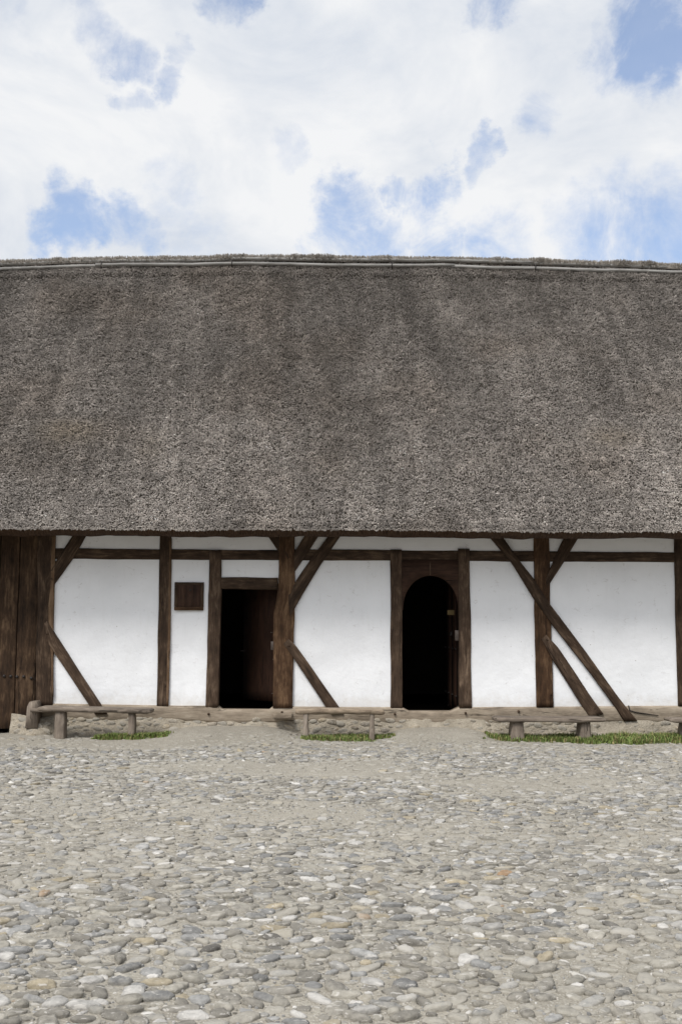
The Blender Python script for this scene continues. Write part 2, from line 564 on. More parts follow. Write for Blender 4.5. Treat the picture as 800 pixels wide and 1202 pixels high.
def make_cobbles():
    def inside(x, y):
        return (np.abs(x) < .318 * (y + 16) + 1.3) & (y < -.30 - .25 * (gz(x, y) > .09))
    def sand(x, y):
        s = fbm(x * .55 + 3, y * .8 + 9, 21, 4)
        wall = np.exp(-((y + .2) / 1.5) ** 2)
        return s, wall
    def keep(x, y):
        s, w = sand(x, y)
        return np.clip(.92 - 1.3 * np.clip((s - .5) * 3, 0, 1) - .5 * w, .05, 1)
    def size(n): return np.clip(rng.lognormal(math.log(.0180), .50, n), .008, .050)
    pts = scatter(-7.2, 7.2, -12.9, -.3, 380000, size, keep, inside, 1.5, .84)
    x, y, a = pts.T
    n = len(x)
    el = 1.12 + .55 * rng.random(n) ** 1.3
    A = a * el; B = a / el * 1.02
    H = np.clip(a * (.24 + .40 * rng.random(n) ** 1.5), .005, .02)
    H = H * (1 + .45 * np.clip((-y - 8.5) / 2, 0, 1))
    sink = rng.random(n) * .008
    s, w = sand(x, y)
    Cn = np.stack([x, y, gz(x, y) - sink + .001 - .006 * w], 1)
    ang = rng.normal(0, .55, n)
    tilt = np.stack([rng.normal(0, .09, n), rng.normal(.07, .12, n)], 1)
    tone = _tc[rng.choice(len(_tc), n, p=_tp)] * (.82 + .36 * rng.random((n, 1)))
    white = tone.mean(1) > .36
    tone[white & (a > .034)] *= .80
    dust = np.clip(.28 + .6 * rng.random(n) ** 2 + .5 * w + .55 * np.clip((s - .5) * 4, 0, 1), 0, 1)
    near = y < -7.5
    Vs, Qs, Ts, Co, Du = [], [], [], [], []
    c = 0
    for sel, sg, rg in ((near, 13, 4), (~near, 9, 3)):
        V, q, t, m, hh = pebble_mesh(Cn[sel], A[sel], B[sel], H[sel], ang[sel], np.array([1., 0, 0]), np.array([0, 1., 0]), np.array([0, 0, 1.]), sg, rg, tilt[sel], rng)
        Vs.append(V); Qs.append(q + c); Ts.append(t + c); c += len(V)
        Co.append(np.repeat(np.c_[tone[sel], np.ones(sel.sum())], m, 0))
        Du.append(np.clip(np.repeat(dust[sel], m) + .35 * (1 - hh) ** 3 - .12, 0, 1))
    # grit between the stones
    ng = 15000
    gxy = np.stack([(rng.random(ng) - .5) * 10, -12.9 + 7 * rng.random(ng) ** 1.3], 1)
    gxy = gxy[np.abs(gxy[:, 0]) < .318 * (gxy[:, 1] + 16) + .6]
    ng = len(gxy)
    gr = .0035 + .0075 * rng.random(ng) ** 2.5
    ct = np.stack([gxy[:, 0], gxy[:, 1], gz(gxy[:, 0], gxy[:, 1]) + gr * .1], 1)
    V, q, t, m, hh = pebble_mesh(ct, gr * 1.25, gr, gr, rng.random(ng) * 6, np.array([1., 0, 0]), np.array([0, 1., 0]), np.array([0, 0, 1.]), 5, 2, np.zeros((ng, 2)), rng)
    gt = _tc[rng.choice(5, ng)] * (.7 + .5 * rng.random((ng, 1)))
    Vs.append(V); Qs.append(q + c); Ts.append(t + c); c += len(V)
    Co.append(np.repeat(np.c_[gt, np.ones(ng)], m, 0)); Du.append(np.repeat(.3 * rng.random(ng), m))
    o = mk('cobblestone_paving', np.concatenate(Vs), [np.concatenate(Qs), np.concatenate(Ts)], M_STONE, None,
           {'tone': ('FLOAT_COLOR', np.concatenate(Co)), 'dust': ('FLOAT', np.concatenate(Du))}, smooth=True)
    tag(o, kind='structure')
    print('cobbles', n, 'grit', ng)


make_cobbles()

# ------------------------------------------------------------------ the farmhouse
HX0, HX1 = -9.6, 9.6                    # ends of the house, both outside the picture
HOUSE = thing('farmhouse', 'long half-timbered farmhouse with white panels and a tall grey thatched roof', 'farmhouse', (0, 0, 0))
H = HOUSE


def px_x(px, Y): return P(px, 740, Y)[0]


# --- infill panels (limewashed), lying behind the timbers
def panel(x0, x1, z0, z1, label=None):
    nx = max(3, int((x1 - x0) / .05)); nz = max(3, int((z1 - z0) / .05))
    X, Z = np.meshgrid(np.linspace(x0, x1, nx), np.linspace(z0, z1, nz), indexing='ij')
    Y = (fbm(X * 1.6 + 30, Z * 1.6 + 7, 81, 3) - .5) * .022 + (fbm(X * 6, Z * 6, 85, 2) - .5) * .006
    Vf = np.stack([X, Y, Z], -1).reshape(-1, 3)
    Vb = np.array([[x0, .12, z0], [x1, .12, z0], [x1, .12, z1], [x0, .12, z1]])
    i = np.arange(nx - 1)[:, None] * nz + np.arange(nz - 1)[None]
    q = np.stack([i, i + nz, i + nz + 1, i + 1], -1).reshape(-1, 4)
    n = len(Vf)
    bq = np.array([[n, n + 3, n + 2, n + 1]])
    # edges closed with strips
    e = []
    top = [k * nz + nz - 1 for k in range(nx)]; bot = [k * nz for k in range(nx)]
    ng = [tuple(top + [n + 2, n + 3]), tuple(bot[::-1] + [n, n + 1]), tuple([k for k in range(nz)] + [n + 3, n]), tuple([(nx - 1) * nz + k for k in range(nz)][::-1] + [n + 1, n + 2])]
    Fs = [q, bq] + [np.array([g]) for g in ng]
    return mk('wall_panel', np.concatenate([Vf, Vb]), Fs, M_PLASTER, H, smooth=True, label=label)


def ZZ(py, px=400): return P(px, py, 0)[2]


ztop, zsill = 3.46, ZZ(833)
zr = ZZ(651)
for (a, b, lo) in ((57, 192, zsill), (192.5, 249, zsill), (249.5, 333, ZZ(685)), (333.5, 465, zsill), (545.5, 637, zsill), (637.5, 800, zsill)):
    panel(px_x(a, 0), px_x(b, 0), lo, zr)
panel(px_x(800.5, 0), HX1, zsill, ztop)
for (a, b) in ((57, 192), (192.5, 336), (336.5, 635), (635.5, 800)):
    panel(px_x(a, 0), px_x(b, 0), zr + .002, ztop)
GATE_L = px_x(42, 0) - 3.1
panel(HX0, GATE_L - .1, zsill, ztop)

yp, yb, yr = -.030, -.048, -.020
D = .17
# posts
timber('post', [(44.5, 618), (44, 700), (42, 760), (42, 829)], [(65, 618), (63.5, 700), (61, 735), (62, 829)], yp - .012, D + .02, M_TIMBER, H, .9)
timber('post', [(188, 612), (187, 640), (185.5, 740), (184, 830)], [(202, 612), (201, 640), (199.5, 740), (197, 831)], yp, D, M_TIMBER, H)
timber('post', [(245.5, 645.5), (244, 720), (241, 831)], [(260.2, 645.5), (258.5, 720), (256, 831)], yp - .006, D, M_TIMBER_GREY, H, .8)
timber('post', [(328, 612), (327, 690), (321, 720), (320, 831)], [(346, 612), (346, 690), (345, 760), (343, 831)], yp - .02, D + .03, M_TIMBER_RED, H, .9)
timber('post', [(458, 645), (458.3, 740), (458, 833)], [(471, 645), (472, 715), (472.2, 833)], yp, D, M_TIMBER_GREY, H, .8)
timber('post', [(537.7, 644), (537.8, 740), (539, 831)], [(551, 644), (552, 740), (553.5, 831)], yp - .004, D, M_TIMBER_GREY, H, 1.0)
timber('post', [(625.5, 612), (627, 720), (629.5, 830)], [(643.8, 612), (646, 720), (649, 830)], yp - .01, D + .02, M_TIMBER_RED, H, .9)
timber('post', [(790.5, 612), (792.5, 720), (796, 829)], [(807, 612), (809, 720), (813, 829)], yp - .006, D, M_TIMBER, H, .9)


M_PALE = wood('timber_pale', (.05, .03, .017), (.125, .078, .046), (.22, .15, .095))  # paler brown for the strips along the right edges of two posts
timber('post_edge', [(61, 626), (59, 690), (56.5, 715), (57.5, 735), (60, 770), (61, 818)], [(65.4, 626), (63.8, 690), (62.6, 735), (62.6, 770), (62.6, 818)], yp - .018, .03, M_PALE, H, .3, cham=.006)
timber('post_edge', [(198.6, 632), (197, 740), (195, 829)], [(201.6, 632), (200.2, 740), (197.6, 829)], yp - .004, .03, M_PALE, H, .3, cham=.006)


def rail(x0, x1, t0, t1, b0, b1, y=None, mat=None, name='rail'):
    return timber(name, [(x0, t0), (x1, t1)], [(x0, b0), (x1, b1)], yr if y is None else y, .13, mat or M_TIMBER, H, .7)


rail(60, 190, 643.5, 644.8, 656, 656.6)
rail(196, 250, 644.6, 645, 656.8, 657.2)
rail(256, 333, 645.2, 645.6, 657.2, 657.4)
rail(340, 463, 645, 645.5, 657.6, 658, mat=M_TIMBER)
rail(467, 541, 646, 646.2, 658.2, 658.4, y=-.012)
rail(548, 632, 646.2, 646.8, 658.6, 659.2)
rail(640, 795, 647, 648.2, 659.3, 660)
rail(256, 326, 677.6, 678, 691.5, 692, y=-.024, mat=M_TIMBER, name='lintel')

# braces
timber('brace', [(94, 618), (86.5, 627), (60, 668), (54, 682)], [(108, 618), (101, 627), (86, 655), (62, 688), (56, 697)], yb, .10, M_TIMBER, H, .9)
timber('brace', [(51.5, 732), (57.5, 757), (104, 827), (112, 839)], [(55.5, 729), (63, 742), (118, 827), (126, 838)], yb - .012, .06, M_TIMBER_GREY, H, .6)
timber('brace', [(305, 618), (313, 628), (330, 653), (334, 660)], [(319, 618), (326.5, 628), (337, 645), (341, 653)], yb, .10, M_TIMBER, H, .8)
timber('brace', [(365, 618), (358, 628), (345, 649), (338, 661)], [(382, 618), (374.5, 628), (357, 655), (342, 677)], yb, .10, M_TIMBER_GREY, H, .8)
timber('brace', [(393, 618), (385.5, 628), (366, 654), (345, 685), (338, 697)], [(408, 618), (400, 628), (377, 662), (356, 696), (344, 717), (340, 724)], yb - .003, .10, M_TIMBER, H, .8)
timber('brace', [(332.5, 756), (344, 772), (381, 828), (388, 838)], [(338.5, 749.5), (346, 756), (397.5, 830), (403, 838)], yb - .014, .06, M_TIMBER_GREY, H, .6)
timber('brace', [(564, 618), (574, 630), (600, 660), (627.5, 705), (646, 731), (685, 780), (720, 827), (732.5, 847)],
       [(580, 618), (590, 630), (610, 659), (625, 677.5), (645, 708.5), (687.5, 765), (722.5, 815), (747.5, 846)], yb - .018, .10, M_TIMBER, H, .8)
timber('brace', [(669, 620), (661.5, 631), (646, 666), (640, 679)], [(687, 620), (679, 631), (662, 659), (645, 685), (642, 690)], yb, .10, M_TIMBER, H, .8)
timber('brace', [(635, 750), (646, 771), (682, 827), (693, 843)], [(641, 745), (655, 760.5), (695, 820), (708, 838)], yb - .014, .06, M_TIMBER_GREY, H, .4)

# pegs at the joints
def peg(px, py, y, r=.022, mat=None, out=.02):
    c = P(px, py, y)
    mb = MB(); mb.tube([c + [0, .02, 0], c + [0, -out, 0], c + [0, -out - .006, 0]], [r, r, r * .6], 8, .15)
    return mb.build('peg', mat or M_TIMBER_GREY, H)


for (a, b, y) in ((56, 744, -.052), (339, 758, -.056), (642, 711, -.06), (641.5, 751, -.056), (61, 680, -.048)):
    peg(a, b, y, .017, M_TIMBER, .012)

# --- sill beam with the two worn thresholds
SILL_Y = -.034


def sill():
    top_px = lambda x: np.interp(x, [30, 62, 200, 400, 500, 600, 800, 820], [826, 826, 828.3, 830, 830.3, 830, 828.6, 828.4])
    bot_px = lambda x: np.interp(x, [30, 110, 200, 260, 400, 540, 620, 800, 820], [842, 845, 846, 848, 849, 850, 849, 847, 846.5])
    xs = list(np.arange(46, 816, 5.0)) + [255.5, 260.5, 315.5, 320.5, 471.5, 480, 529, 538.5]
    xs = sorted(xs)
    mb = MB(); rings = []; G = []
    off = rng.random(3) * 20
    def st(px):
        a = P(px, top_px(px), SILL_Y); b = P(px, bot_px(px), SILL_Y)
        return a[0], a[2], b[2]
    sta = [st(p) for p in xs]
    ztr = []
    for p, (x, zt, zb) in zip(xs, sta):
        nz = 0
        if 255.6 < p < 320.4:
            nz = .045 * min(1, (p - 255.5) / 5, (320.5 - p) / 5)
        if 471.6 < p < 538.4:
            nz = .055 * min(1, (p - 471.5) / 8.5, (538.5 - p) / 9.5)
        ztr.append(zt - nz)
    stations = [(HX0, sta[0][1], sta[0][2])] if False else []
    pts = list(zip([s[0] for s in sta], ztr, [s[2] for s in sta]))
    pts += [(HX1, pts[-1][1], pts[-1][2])]
    ext = []
    for i in range(len(pts)):
        ext.append(pts[i])
    for (x, zt, zb) in ext:
        n1 = (fbm(x * 1.7 + 3, 2.2, 31, 4) - .5) * .02; n2 = (fbm(x * 2.1 + 9, 7.7, 35, 4) - .5) * .07
        n3 = (fbm(x * 1.3 + 5, 4.1, 37, 4) - .5) * .024
        zt2 = zt + n1 * .35; zb2 = zb + n2
        hgt = zt2 - zb2
        sec = [(.16, zt2), (SILL_Y + .03 + n3, zt2 + .001), (SILL_Y + .008 + n3, zt2 - .012), (SILL_Y + n3, zt2 - .03), (SILL_Y + n3 * .5 - .004, zt2 - hgt * .4),
               (SILL_Y + n3 * .6 + .006, zt2 - hgt * .62), (SILL_Y + .004 + n3, zb2 + .025), (SILL_Y + .02 + n3, zb2), (.16, zb2)]
        rings.append(np.array([(x, y, z) for y, z in sec]))
        G.append(np.array([(z + off[0], x + off[1], y + off[2]) for y, z in sec]))
    mb.loft(rings, G)
    return mb.build('sill_beam', M_SILL, H)


sill()
s2 = MB(); s2.box(HX0, GATE_L - .05, SILL_Y, .16, .22, .46, .02); s2.build('sill_beam', M_SILL, H)
for (a, b) in ((245, 838), (655 - 0, 0), (463, 838), (546, 837), (331, 836), (608, 835), (697, 832), (731, 831)):
    if b: peg(a, b, SILL_Y - .002, .018, M_TIMBER, .022)

# projecting joist ends / foot boards beside the posts
def beam_end(x0, x1, y0p, y1p, yf, mat):
    a = P(x0, y0p, yf); b = P(x1, y1p, yf)
    mb = MB(); mb.box(a[0], b[0], yf, SILL_Y + .06, b[2], a[2], .012, .05, axis=0, jit=.004)
    return mb.build('beam_end', mat, H)


beam_end(35.5, 60.5, 831.8, 836.2, -.34, M_BENCH)
beam_end(320, 342.5, 838, 844, -.24, M_SILL)
mb = MB()
rg = []; gg = []
for (ya, sh) in ((-.27, 0), (-.22, .0), (.10, 0)):
    pts = np.array([P(a, b, -.22)[[0, 2]] for a, b in ((30.5, 855), (33, 829), (35.5, 823.5), (43, 822.5), (45, 826), (45, 855))])
    ins = .96 if ya == -.27 else 1.0
    c = pts.mean(0)
    pts = c + (pts - c) * ins
    rg.append(np.array([(p[0], ya, p[1]) for p in pts])); gg.append(np.array([(p[0] + 4, p[1] + 2, ya + 1) for p in pts]))
mb.loft(rg, gg)
mb.build('post_block', M_BENCH, H)

# --- rubble foundation
def foundation():
    def profile(x):
        lump = np.exp(-((x + 4.34) / .24) ** 2)
        return lump
    xs = np.arange(-4.74, HX1, .04); ts = np.linspace(0, 1, 14)
    X, T = np.meshgrid(xs, ts, indexing='ij')
    lump = profile(X)
    zt = .30 - .06 * lump
    Z = zt - T * (zt + .12)
    Y = -.012 - .12 * T ** 1.2 - lump * (.20 * np.sin(np.clip(T * 1.4, 0, 1) * math.pi / 2) + .05)
    nz = (fbm(X * 5 + 3, Z * 5 + 8, 41, 4) - .5)
    Y = Y + nz * .07 * np.clip(T * 4, 0, 1)
    V = np.stack([X, Y, Z], -1).reshape(-1, 3)
    nx, ny = X.shape
    i = np.arange(nx - 1)[:, None] * ny + np.arange(ny - 1)[None]
    q = np.stack([i, i + 1, i + ny + 1, i + ny], -1).reshape(-1, 4)
    # stones bedded in the mortar
    pts = scatter(-4.68, HX1 - .2, .0, .235, 5000, lambda n: np.clip(rng.lognormal(math.log(.028), .35, n), .014, .055),
                  lambda x, z: np.clip(.2 + 2.6 * (fbm(x * 1.1 + 2, z * 2, 45, 2) - .42), .05, .9), lambda x, z: x > -9, 1.3, .85)
    x, z, a = pts.T; n = len(x)
    zt = .30 - .06 * profile(x); T = (zt - z) / (zt + .12)
    lump = profile(x)
    y = -.012 - .12 * T ** 1.2 - lump * (.20 * np.sin(np.clip(T * 1.4, 0, 1) * math.pi / 2) + .05) + (fbm(x * 5 + 3, z * 5 + 8, 41, 4) - .5) * .07 * np.clip(T * 4, 0, 1)
    C = np.stack([x, y + .004, z], 1)
    V2, q2, t2, m, hh = pebble_mesh(C, a * 1.4, a * .72, a * (.18 + .28 * rng.random(n)), rng.normal(0, .2, n), np.array([1., 0, 0]), np.array([0, 0, 1.]), np.array([0, -1., 0]), 10, 3, rng.normal(0, .08, (n, 2)), rng)
    tone = _tc[rng.choice(4, n)] * (1.0 + .4 * rng.random((n, 1))) * np.array([1.12, 1.0, .84])
    du = np.clip(.45 + .6 * rng.random(n), 0, 1)
    nv = len(V)
    tn = np.concatenate([np.tile([.3, .28, .23, 1], (nv, 1)), np.repeat(np.c_[tone, np.ones(n)], m, 0)])
    dd = np.concatenate([np.ones(nv), np.repeat(du, m)])
    q2 = q2[:, ::-1]; t2 = t2[:, ::-1]
    mk('foundation', np.concatenate([V, V2]), [q, q2 + nv, t2 + nv], None, H, {'tone': ('FLOAT_COLOR', tn), 'dust': ('FLOAT', dd)}, smooth=True,
       mats=[M_MORTAR, M_RUBBLE], midx=np.concatenate([np.zeros(len(q)), np.ones(len(q2) + len(t2))]))


foundation()
mb = MB(); mb.box(HX0, GATE_L - .05, -.14, .1, -.1, .222, .02, .2); mb.build('foundation', M_MORTAR, H)

# --- the barn gate at the left
def gate():
    y0 = -.015
    mb = MB()
    zt = P(20, 612, y0)[2]
    edges = [44.0, 20.2, -2.5, -27, -52, -77, -101, -127, -152, -176, -201]
    bots = [848, 855.5, 856.5, 857, 857, 857, 857, 857, 857, 857]
    for k in range(len(edges) - 1):
        xr = P(edges[k], 740, y0)[0] - .006; xl = P(edges[k + 1], 740, y0)[0] + .006
        zb = P(10, bots[k], y0)[2] if k else P(10, 855, y0)[2]
        dy = rng.normal(0, .004)
        mb.box(xl, xr, y0 + dy, y0 + .05 + dy, zb, zt, .007, .15, axis=2, jit=.003)
    g = mb.build('gate', M_GATE, H)
    for (a, b) in ((5.2, 793.6), (13, 793.8), (20.3, 794.3), (28.2, 794.2), (37, 796)):
        c = P(a, b, y0)
        m = MB(); m.tube([c + [0, .015, 0], c + [0, -.006, 0], c + [0, -.018, 0], c + [0, -.024, 0]], [.023, .023, .017, .005], 8)
        m.build('nail', M_IRON, g)
    # dark boards behind the seams, and the post at the far side
    return g


gate()
timber_w('post', [(GATE_L - .02, 3.3), (GATE_L - .02, .2)], [(GATE_L + .2, 3.3), (GATE_L + .2, .2)], -.04, .2, M_TIMBER, H)

# --- hatch beside the first door
def hatch():
    y = -.036
    A = P(205, 683.3, y); B = P(238.7, 716.6, y)
    x0, z1, x1, z0 = A[0], A[2], B[0], B[2]
    w = .045
    root = MB()
    # three boards behind the frame
    n = 3
    xs = np.linspace(x0 + w - .01, x1 - w + .01, n + 1)
    for i in range(n):
        root.box(xs[i] + .0004, xs[i + 1] - .0004, y + .006 + .001 * (i % 2), y + .03, z0 + w, z1 - .035, .003, .1, axis=2, jit=.001)
    hb = root.build('hatch', M_DOOR, H)
    f = MB()
    f.box(x0, x0 + w, y - .004, y + .05, z0 + .052, z1, .004, .1, axis=2, jit=.0015)
    f.box(x1 - w, x1, y - .004, y + .05, z0 + .052, z1, .004, .1, axis=2, jit=.0015)
    f.box(x0 + w + .001, x1 - w - .001, y - .001, y + .05, z1 - .04, z1 - .001, .004, .1, axis=0, jit=.0015)
    f.build('frame', M_TIMBER, hb)
    s = MB(); s.box(x0 + .002, x1 - .002, y - .012, y + .05, z0, z0 + .05, .005, .1, axis=0, jit=.002)
    s.build('sill_board', M_TIMBER_RED, hb)
    c = P(223.5, 692.5, y + .004)
    k = MB(); k.tube([c + [0, .01, 0], c + [0, -.014, 0], c + [0, -.02, 0]], [.008, .016, .010], 8); k.build('knob', M_IRON, hb)


hatch()

# --- first doorway: leaf swung into the dark room, lock plate on the jamb
def leaf(name, hinge, free, z0, z1, th, boards, mat):
    """vertical boards between two plan points"""
    h = np.array(hinge); f = np.array(free); d = (f - h); W = np.linalg.norm(d); d /= W
    nrm = np.array([d[1], -d[0]])
    mb = MB(); off = rng.random(3) * 9
    for i in range(boards):
        a = h + d * (W * i / boards + .002); b = h + d * (W * (i + 1) / boards - .002)
        n = 12; rings = []; G = []
        for t in np.linspace(0, 1, n):
            z = z0 + (z1 - z0) * t
            sec = [a, b, b + nrm * th, a + nrm * th]
            rings.append(np.array([(p[0], p[1], z) for p in sec]))
            G.append(np.array([(0 + off[0] + i * 3, z + off[1], 0 + off[2]), (W / boards + off[0] + i * 3, z + off[1], 0 + off[2]), (W / boards + off[0] + i * 3, z + off[1], th + off[2]), (0 + off[0] + i * 3, z + off[1], th + off[2])]))
        mb.loft(rings, G)
    return mb.build(name, mat, H), d, nrm


hx = px_x(327, .16)
d1, dd, nn = leaf('door', (hx, .17), (-1.475, .74), P(300, 822, .5)[2], P(300, 680, .3)[2], .045, 1, M_LEAF)
c = P(320.6, 758, -.02)
mb = MB(); mb.box(c[0] - .034, c[0] + .03, -.045, .01, c[2] - .062, c[2] + .062, .004, .05); mb.build('lock_plate', M_LOCK, H)
for (a, b) in ((318.5, 742.5), (321, 774), (320, 814)):
    c = P(a, b, .0); mb = MB(); mb.tube([c + [.03, .01, 0], c + [0, -.012, .0], c + [-.012, -.014, .004]], [.007, .007, .005], 6); mb.build('hinge_pin', M_LOCK, H)
c = P(284.5, 764, .70)
mb = MB(); mb.tube([c + [.05, .03, 0], c, c + [-.03, -.01, .0]], [.009, .009, .007], 6); mb.build('handle', M_IRON, d1)

# --- second doorway: arched header board, leaf opened inward to the right
def arched_header():
    y0, y1 = -.020, .045
    xl, xr = 470.5, 542.0
    outer_l = [P(471.0, 714.5, y0)[[0, 2]]]
    # left leg, arch, right leg: strip between the outer outline and the arch
    cx, top, spring, rx = 505.2, 675.8, 716.0, 32.3
    ang = np.linspace(math.pi, 0, 37)
    inner = [(cx + rx * math.cos(a), spring - (spring - top) * math.sin(a) ** .92) for a in ang]
    outer = []
    for (x, yv) in inner:
        outer.append((np.interp(x, [cx - rx, cx + rx], [xl, xr]), 657.0))
    # legs run straight down along the posts
    mb = MB(); rings = []; G = []
    seq = [((inner[0][0], 716.0), (xl, 716.0))] + [((inner[0][0] + 0, 706), (xl, 706))] if False else []
    I = [P(a, b, y0) for a, b in inner]; O = [P(a, b, y0) for a, b in outer]
    # fan the outer outline: the first and last stations start at the leg feet
    k = 8
    for i in range(len(I)):
        t = i / (len(I) - 1)
        o = O[i].copy()
        if i < k:
            o = P(xl, 714.5 + (657 - 714.5) * (i / k), y0)
        elif i > len(I) - 1 - k:
            o = P(xr, 714.5 + (657 - 714.5) * ((len(I) - 1 - i) / k), y0)
        else:
            o = P(xl + (xr - xl) * (i - k) / (len(I) - 1 - 2 * k), 657.0, y0)
        a = I[i]
        sec = [a, a + (o - a) * .5, o, o + [0, y1 - y0, 0], a + [0, y1 - y0, 0]]
        sec[0] = a + [0, .004, 0]
        rings.append(np.array(sec)); G.append(np.array([(p[2] + 3, p[0] + 8, p[1]) for p in sec]))
    mb.loft(rings, G)
    return mb.build('arched_header', M_DOOR, H)


hd = arched_header()
mb = MB(); a = P(503.8, 659.5, -.026); b = P(505.2, 675.2, -.026)
mb.box(a[0], b[0], -.026, -.008, b[2], a[2], .003, .05, axis=2); mb.build('seam_strip', M_TIMBER_GREY, hd)
# slim door stops inside the posts
hx = px_x(541, .12)
d2, dd, nn = leaf('door', (hx, .13), (1.632, .90), P(530, 832, .4)[2], P(530, 672, .4)[2], .05, 3, M_LEAF)


def on_leaf(px, py, off=.0):
    """point of the second door's inner face seen at a pixel"""
    h = np.array([hx, .13]); f = np.array([1.632, .90]); d = f - h; n = np.array([d[1], -d[0]]) / np.linalg.norm(d)
    r = ray(px, py)
    s = -1.0
    t = np.dot(h - n * off - CAM[:2], n) / np.dot(r[:2], n)
    return CAM + r * t, np.array([d[0], d[1], 0]) / np.linalg.norm(d), np.array([n[0], n[1], 0])


c, du, dn = on_leaf(529, 719, 0)
def plate(c, du, dn, w, h, th, name, mat, parent):
    mb = MB()
    side = -1 if np.dot(dn, CAM - c) < 0 else 1
    e = dn * side
    rings = []; G = []
    for q in (0.0, th):
        o = c + e * (q + .001)
        sec = [o - du * w / 2 - [0, 0, h / 2], o + du * w / 2 - [0, 0, h / 2], o + du * w / 2 + [0, 0, h / 2], o - du * w / 2 + [0, 0, h / 2]]
        rings.append(np.array(sec)); G.append(np.array(sec))
    mb.loft(rings, G)
    return mb.build(name, mat, parent)


for (px_, py_) in ((523.5, 759.5), (527.5, 760.3), (531.5, 761), (535, 761.8), (523.5, 811.5), (527, 813), (531, 815), (535.5, 817.3)):
    c, du, dn = on_leaf(px_, py_, 0)
    plate(c, du, dn, .05, .022, .02, 'nail', M_IRON, d2)
c, du, dn = on_leaf(530, 744, 0); plate(c, du, dn, .07, .07, .03, 'lock', M_IRON, d2)
c = P(528.7, 719, .10)
mb = MB(); mb.box(c[0] - .05, c[0] + .05, .095, .103, c[2] - .036, c[2] + .036, .001, .05); mb.build('notice', M_PAPER, d2)
c = P(535.6, 746, -.02)
mb = MB(); mb.box(c[0] - .026, c[0] + .03, -.04, .01, c[2] - .075, c[2] + .075, .004, .05); mb.build('lock_plate', M_LOCK, H)
# hooked iron bar lying on the sill by the long brace
mb = MB(); pts = [P(737, 828, SILL_Y - .01), P(738.5, 834, SILL_Y - .014), P(745, 836, SILL_Y - .014), P(772, 840, SILL_Y - .012)]
mb.tube(pts, [.010, .010, .009, .006], 6); mb.build('iron_bar', M_IRON, H)

# --- the inside: dark hall
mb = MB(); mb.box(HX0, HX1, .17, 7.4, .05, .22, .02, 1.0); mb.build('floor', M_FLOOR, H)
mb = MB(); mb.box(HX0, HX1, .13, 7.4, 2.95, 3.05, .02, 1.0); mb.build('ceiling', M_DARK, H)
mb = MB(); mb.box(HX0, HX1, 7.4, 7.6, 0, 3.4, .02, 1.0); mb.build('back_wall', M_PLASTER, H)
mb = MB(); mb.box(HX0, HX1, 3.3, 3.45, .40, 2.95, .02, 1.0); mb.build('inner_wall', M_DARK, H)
for (x0, x1) in ((HX0 - .2, HX0), (HX1, HX1 + .2)):
    v = np.array([(x, y, z) for x in (x0, x1) for y, z in ((0, 0), (7.6, 0), (7.6, 3.4), (3.8, 7.8), (0, 3.4))])
    mk('gable_wall', v, [np.array([[0, 1, 2, 3, 4], [9, 8, 7, 6, 5]]), np.array([[0, 5, 6, 1], [1, 6, 7, 2], [2, 7, 8, 3], [3, 8, 9, 4], [4, 9, 5, 0]])], M_PLASTER, H)

# --- thatched roof
ALPHA = math.radians(50)
E_Y = -1.0
E_Z = P(400, 617.0, E_Y)[2]
nrm = np.array([0, -math.sin(ALPHA), math.cos(ALPHA)]); dwn = np.array([0, -math.cos(ALPHA), -math.sin(ALPHA)])
EAVE = np.array([0, E_Y, E_Z])
_d = ray(400, 306.0)
_t = np.dot(EAVE - CAM, nrm) / np.dot(_d, nrm)
RIDGE = CAM + _d * _t
SL = np.linalg.norm((RIDGE - EAVE)[1:])
print('ridge', RIDGE, 'slope', SL)


def roof_pt(x, s, h=0):
    """s: distance up the slope from the eave, h: height off the surface"""
    x = np.asarray(x, float); s = np.asarray(s, float)
    und = (fbm(x * .45 + 9, s * .45 + 3, 91, 3) - .5) * .16 + (fbm(x * 2.2 + 9, s * 1.6 + 3, 95, 3) - .5) * .05
    edge = np.clip(s / .25, 0, 1)
    rnd = -.05 * (1 - np.clip(s / .16, 0, 1)) ** 2
    cap = .045 / (1 + np.exp(-(s - (SL - .50)) / .02))
    sag = -.125 * (x / 6.2) ** 2 * (s / SL) ** 2
    und = und * (1 - .75 * np.clip((s - SL + 1.2) / 1.2, 0, 1))
    o = und * (.35 + .65 * edge) + rnd + cap + h
    Pn = EAVE + np.stack([x, -dwn[1] * s, -dwn[2] * s], -1) + o[..., None] * nrm
    Pn[..., 2] += np.maximum(sag, -.2)
    return Pn


ROOF_TONES = None


